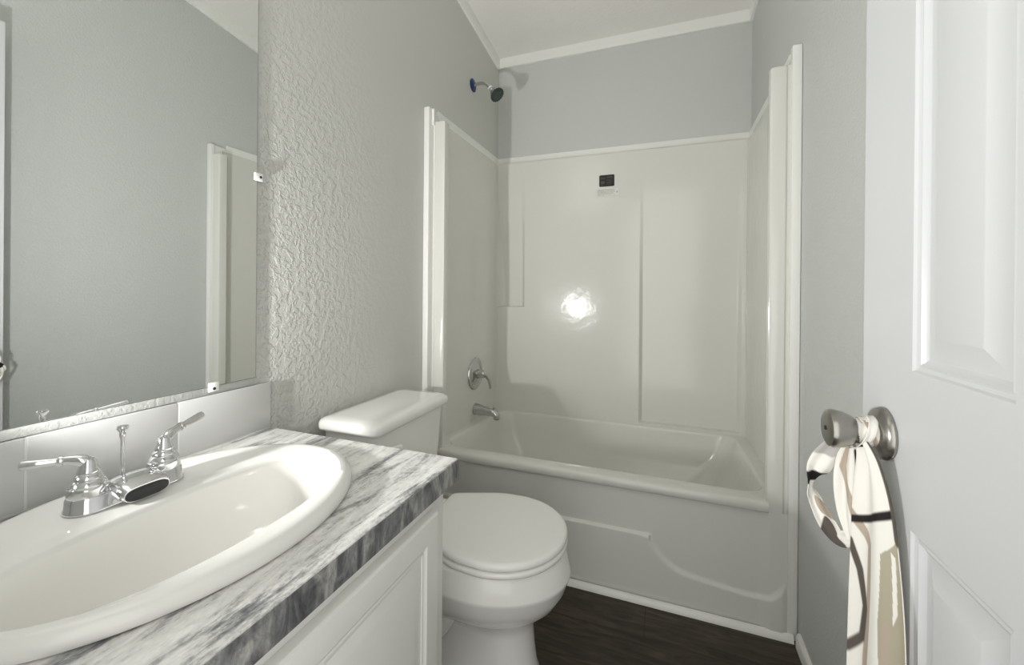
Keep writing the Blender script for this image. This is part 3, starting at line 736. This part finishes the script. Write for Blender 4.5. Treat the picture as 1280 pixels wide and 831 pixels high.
# ================================================================== DOOR
DX, DY0, DY1 = 1.250, 0.100, 0.7545
dbm = bmesh.new()
fn = lambda u, v, d: (DX + d, u, v)
steps = [(0.0, 0.0), (0.002, 0.003), (0.006, 0.0045), (0.009, 0.0035), (0.012, 0.0065), (0.016, 0.0085), (0.022, 0.0085), (0.040, 0.0022), (0.0425, 0.0015)]
pans = []
for a, b in ((0.471, 0.626), (0.228, 0.383)):
    pans += [(a, b, 0.22, 0.811), (a, b, 1.000, 1.62), (a, b, 1.72, 1.92)]
panel_slab(dbm, fn, (DY0, DY1), (0.012, 2.03), pans, steps, 0.035)
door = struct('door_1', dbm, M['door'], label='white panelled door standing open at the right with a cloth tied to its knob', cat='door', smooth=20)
KY, KZ = 0.688, 0.906
kn = obj('door_handle', lathe(bmesh.new(), (DX - 0.0005, KY, KZ), (-1, 0, 0), [(0, 0), (0.0335, 0), (0.0345, 0.003), (0.0335, 0.006), (0.030, 0.0095), (0.020, 0.013), (0.0125, 0.015), (0.0115, 0.018), (0.0112, 0.026), (0.0140, 0.031), (0.0195, 0.037), (0.0235, 0.046), (0.0255, 0.056), (0.0256, 0.060), (0.0240, 0.0635), (0.0205, 0.0652), (0.010, 0.0655), (0.0, 0.0655)], 48), M['nickel'], door)
kn['label'] = 'brushed nickel round door knob on a round plate'
obj('key_hole', lathe(bmesh.new(), (DX - 0.0650, KY, KZ), (-1, 0, 0), [(0, 0), (0.003, 0), (0.003, 0.0022), (0, 0.0022)], 14), M['black'], kn)
obj('door_handle', lathe(bmesh.new(), (DX + 0.0355, KY, KZ), (1, 0, 0), [(0, 0), (0.0335, 0), (0.0335, 0.006), (0.020, 0.011), (0.0115, 0.016), (0.0115, 0.028), (0.0225, 0.036), (0.0268, 0.050), (0.0250, 0.060), (0.012, 0.066), (0, 0.067)], 40), M['nickel'], door)['label'] = 'knob on the wall side of the door'

# ================================================================== CLOTH STRIP TIED TO THE KNOB
cl = thing('cloth_strip', 'cream printed cloth strip tied around the door knob and hanging down', 'cloth', (DX - 0.03, KY, KZ))
CREAM, TAN, OLIVE, DARK, BLACK = (0.80, 0.78, 0.73), (0.43, 0.36, 0.29), (0.40, 0.365, 0.275), (0.10, 0.085, 0.075), (0.018, 0.015, 0.015)
def pdist(u, v, pts, asp=1.0):
    best = 9
    for (a, b), (c, d) in zip(pts, pts[1:]):
        dx, dy = c - a, (d - b) * asp; px, py = u - a, (v - b) * asp
        t = max(0, min(1, (px * dx + py * dy) / (dx * dx + dy * dy + 1e-12)))
        best = min(best, math.hypot(px - t * dx, py - t * dy))
    return best
def ribbon(name, path, width, normal, prn, fold=0.0, nu=28, sub=14, th=0.0012, strokes=()):
    """path of control points; width per point; normal per point: direction across the ribbon"""
    P_ = catmull(path, sub); Wd = [q.x for q in catmull([(w_, 0, 0) for w_ in width], sub)]; Ac = catmull(normal, sub)
    arc = [0.0]
    for q0, q1 in zip(P_, P_[1:]): arc.append(arc[-1] + (q1 - q0).length)
    bm = bmesh.new(); lay = []
    V = []
    for i, p in enumerate(P_):
        d = (P_[min(i + 1, len(P_) - 1)] - P_[max(i - 1, 0)]).normalized()
        ac = Ac[i]; ac = (ac - d * ac.dot(d)).normalized(); nr = d.cross(ac).normalized()
        row = []
        for j in range(nu + 1):
            u = j / nu
            off = fold * math.sin(u * PI * 3.0 + 0.6 + i * 0.01) * min(1.0, Wd[i] / 0.03)
            row.append(bm.verts.new(p + ac * (u - 0.5) * Wd[i] + nr * off))
            lay.append((u, arc[i] / arc[-1]))
        V.append(row)
    for i in range(len(P_) - 1):
        for j in range(nu): bm.faces.new((V[i][j], V[i][j + 1], V[i + 1][j + 1], V[i + 1][j]))
    cols = []
    for u, v in lay:
        c = CREAM
        for kind, pts, wdt, asp in strokes:
            if kind == 'poly':
                ins = False; kk = len(pts) - 1
                for q in range(len(pts)):
                    if ((pts[q][1] > v) != (pts[kk][1] > v)) and (u < (pts[kk][0] - pts[q][0]) * (v - pts[q][1]) / (pts[kk][1] - pts[q][1] + 1e-12) + pts[q][0]): ins = not ins
                    kk = q
                if ins: c = wdt
            else:
                f = 1 - sstep(wdt - 0.014, wdt + 0.014, pdist(u, v, pts, asp[0]))
                c = tuple(a0 * (1 - f) + b0 * f for a0, b0 in zip(c, asp[1]))
        cols.append(c)
    root = cl
    bmesh.ops.translate(bm, verts=bm.verts[:], vec=-root.location)
    me = bpy.data.meshes.new(name); bm.to_mesh(me); bm.free(); me.materials.append(M['cloth'])
    at = me.color_attributes.new('print', 'FLOAT_COLOR', 'POINT')
    for i, c in enumerate(cols): at.data[i].color = (*c, 1)
    me.polygons.foreach_set('use_smooth', [True] * len(me.polygons))
    o = bpy.data.objects.new(name, me); C.objects.link(o); o.parent = cl
    so = o.modifiers.new('thickness', 'SOLIDIFY'); so.thickness = th; so.offset = 0
    return o
NX = DX - 0.0235                            # where the strip is wound round the neck of the knob
# wraps round the neck
def wrap(xc, r, w_, ph, tilt):
    path, nor = [], []
    for i in range(15):
        a = ph + 2 * PI * 1.02 * i / 14
        path.append((xc + tilt * math.sin(a) - 0.002 * i / 14, KY + r * math.cos(a), KZ + r * math.sin(a))); nor.append((1, 0.15 * math.sin(a * 2), 0.1))
    return path, [w_] * 15, nor
for xc, r, w_, ph, tl, st in ((NX - 0.005, 0.0165, 0.016, 0.4, 0.004, [('s', [(0.0, 0.45), (0.6, 0.62), (1, 0.8)], 0.12, (3.0, DARK))]), (NX + 0.006, 0.0185, 0.015, 2.0, -0.004, [('s', [(0.2, 0.0), (0.5, 0.3)], 0.16, (2.0, TAN))]), (NX + 0.0005, 0.0205, 0.010, 1.1, 0.007, [('s', [(0.3, 0.50), (0.7, 0.66)], 0.3, (3.0, BLACK))])):
    a, b, c = wrap(xc, r, w_, ph, tl); ribbon('wrap', a, b, c, 0, 0.0008, 10, 6, strokes=st)
# main tail hanging down
PT = lambda dx, dy, z: (DX - dx, KY + dy, z)
ribbon('tail', [PT(0.030, -0.012, 0.895), PT(0.026, -0.020, 0.872), PT(0.024, -0.026, 0.83), PT(0.024, -0.033, 0.77), PT(0.024, -0.038, 0.68), PT(0.025, -0.040, 0.56), PT(0.026, -0.040, 0.44)],
       [0.018, 0.030, 0.050, 0.064, 0.078, 0.086, 0.090], [(0.35, -1, 0)] * 7, 0, 0.0035, 100, 46, strokes=[
       ('poly', [(0.70, 0.285), (1.0, 0.235), (1.0, 1.0), (0.66, 1.0), (0.60, 0.48)], OLIVE, 0),
       ('poly', [(0.86, 0.27), (0.93, 0.28), (0.88, 0.42), (0.80, 0.46)], CREAM, 0),
       ('s', [(0.72, 0.475), (0.66, 0.62), (0.72, 1.0)], 0.055, (3.0, TAN)),
       ('s', [(0.0, 0.215), (0.28, 0.262), (0.38, 0.285), (0.36, 0.42), (0.30, 0.62), (0.34, 1.0)], 0.062, (4.0, TAN)),
       ('s', [(0.0, 0.30), (0.16, 0.37), (0.27, 0.47), (0.22, 0.56), (0.0, 0.62)], 0.055, (4.0, DARK)),
       ('s', [(0.0, 0.232), (0.5, 0.205), (1.0, 0.172)], 0.045, (4.0, BLACK)),
       ('s', [(1.0, 0.0), (1.0, 0.23)], 0.06, (3.0, DARK))])
# short tail beside it
ribbon('short_tail', [PT(0.037, 0.004, 0.893), PT(0.039, 0.006, 0.865), PT(0.040, 0.006, 0.83), PT(0.039, 0.004, 0.79), PT(0.036, 0.0, 0.755)],
       [0.014, 0.026, 0.030, 0.026, 0.010], [(0.5, -1, 0), (0.6, -1, 0), (0.7, -0.9, 0), (0.6, -1, 0), (0.5, -1, 0)], 0, 0.003, 36, 30, strokes=[
       ('s', [(0.45, 0.0), (0.30, 0.3), (0.75, 0.62), (1.0, 0.85)], 0.12, (2.4, TAN)), ('s', [(0.95, 0.1), (0.97, 0.5)], 0.06, (2.4, BLACK))])
# loop that bows out to the left and comes back
ribbon('loop', [PT(0.040, 0.010, 0.893), PT(0.052, 0.018, 0.874), PT(0.063, 0.032, 0.842), PT(0.071, 0.044, 0.806), PT(0.065, 0.042, 0.786), PT(0.055, 0.032, 0.762), PT(0.045, 0.020, 0.748), PT(0.037, 0.006, 0.756), PT(0.031, -0.004, 0.775)],
       [0.012, 0.024, 0.028, 0.018, 0.018, 0.022, 0.020, 0.022, 0.016], [(0.9, -0.4, 0.5), (0.8, -0.5, 0.5), (0.7, -0.5, 0.5), (0.6, 0.6, 0.5), (0.6, 0.2, 0.8), (0.5, 0.2, 0.9), (0.3, 0.1, 1), (0.2, 0, 1), (0.2, 0, 1)], 0, 0.002, 32, 26, strokes=[
       ('s', [(0.0, 0.16), (0.7, 0.12), (1.0, 0.05)], 0.14, (2.4, (0.45, 0.43, 0.42))), ('s', [(0.0, 0.40), (1.0, 0.37)], 0.10, (2.4, BLACK)), ('s', [(0.6, 0.60), (1.0, 0.66)], 0.14, (2.4, TAN)), ('s', [(0.0, 0.80), (0.6, 0.74)], 0.16, (2.4, DARK))])
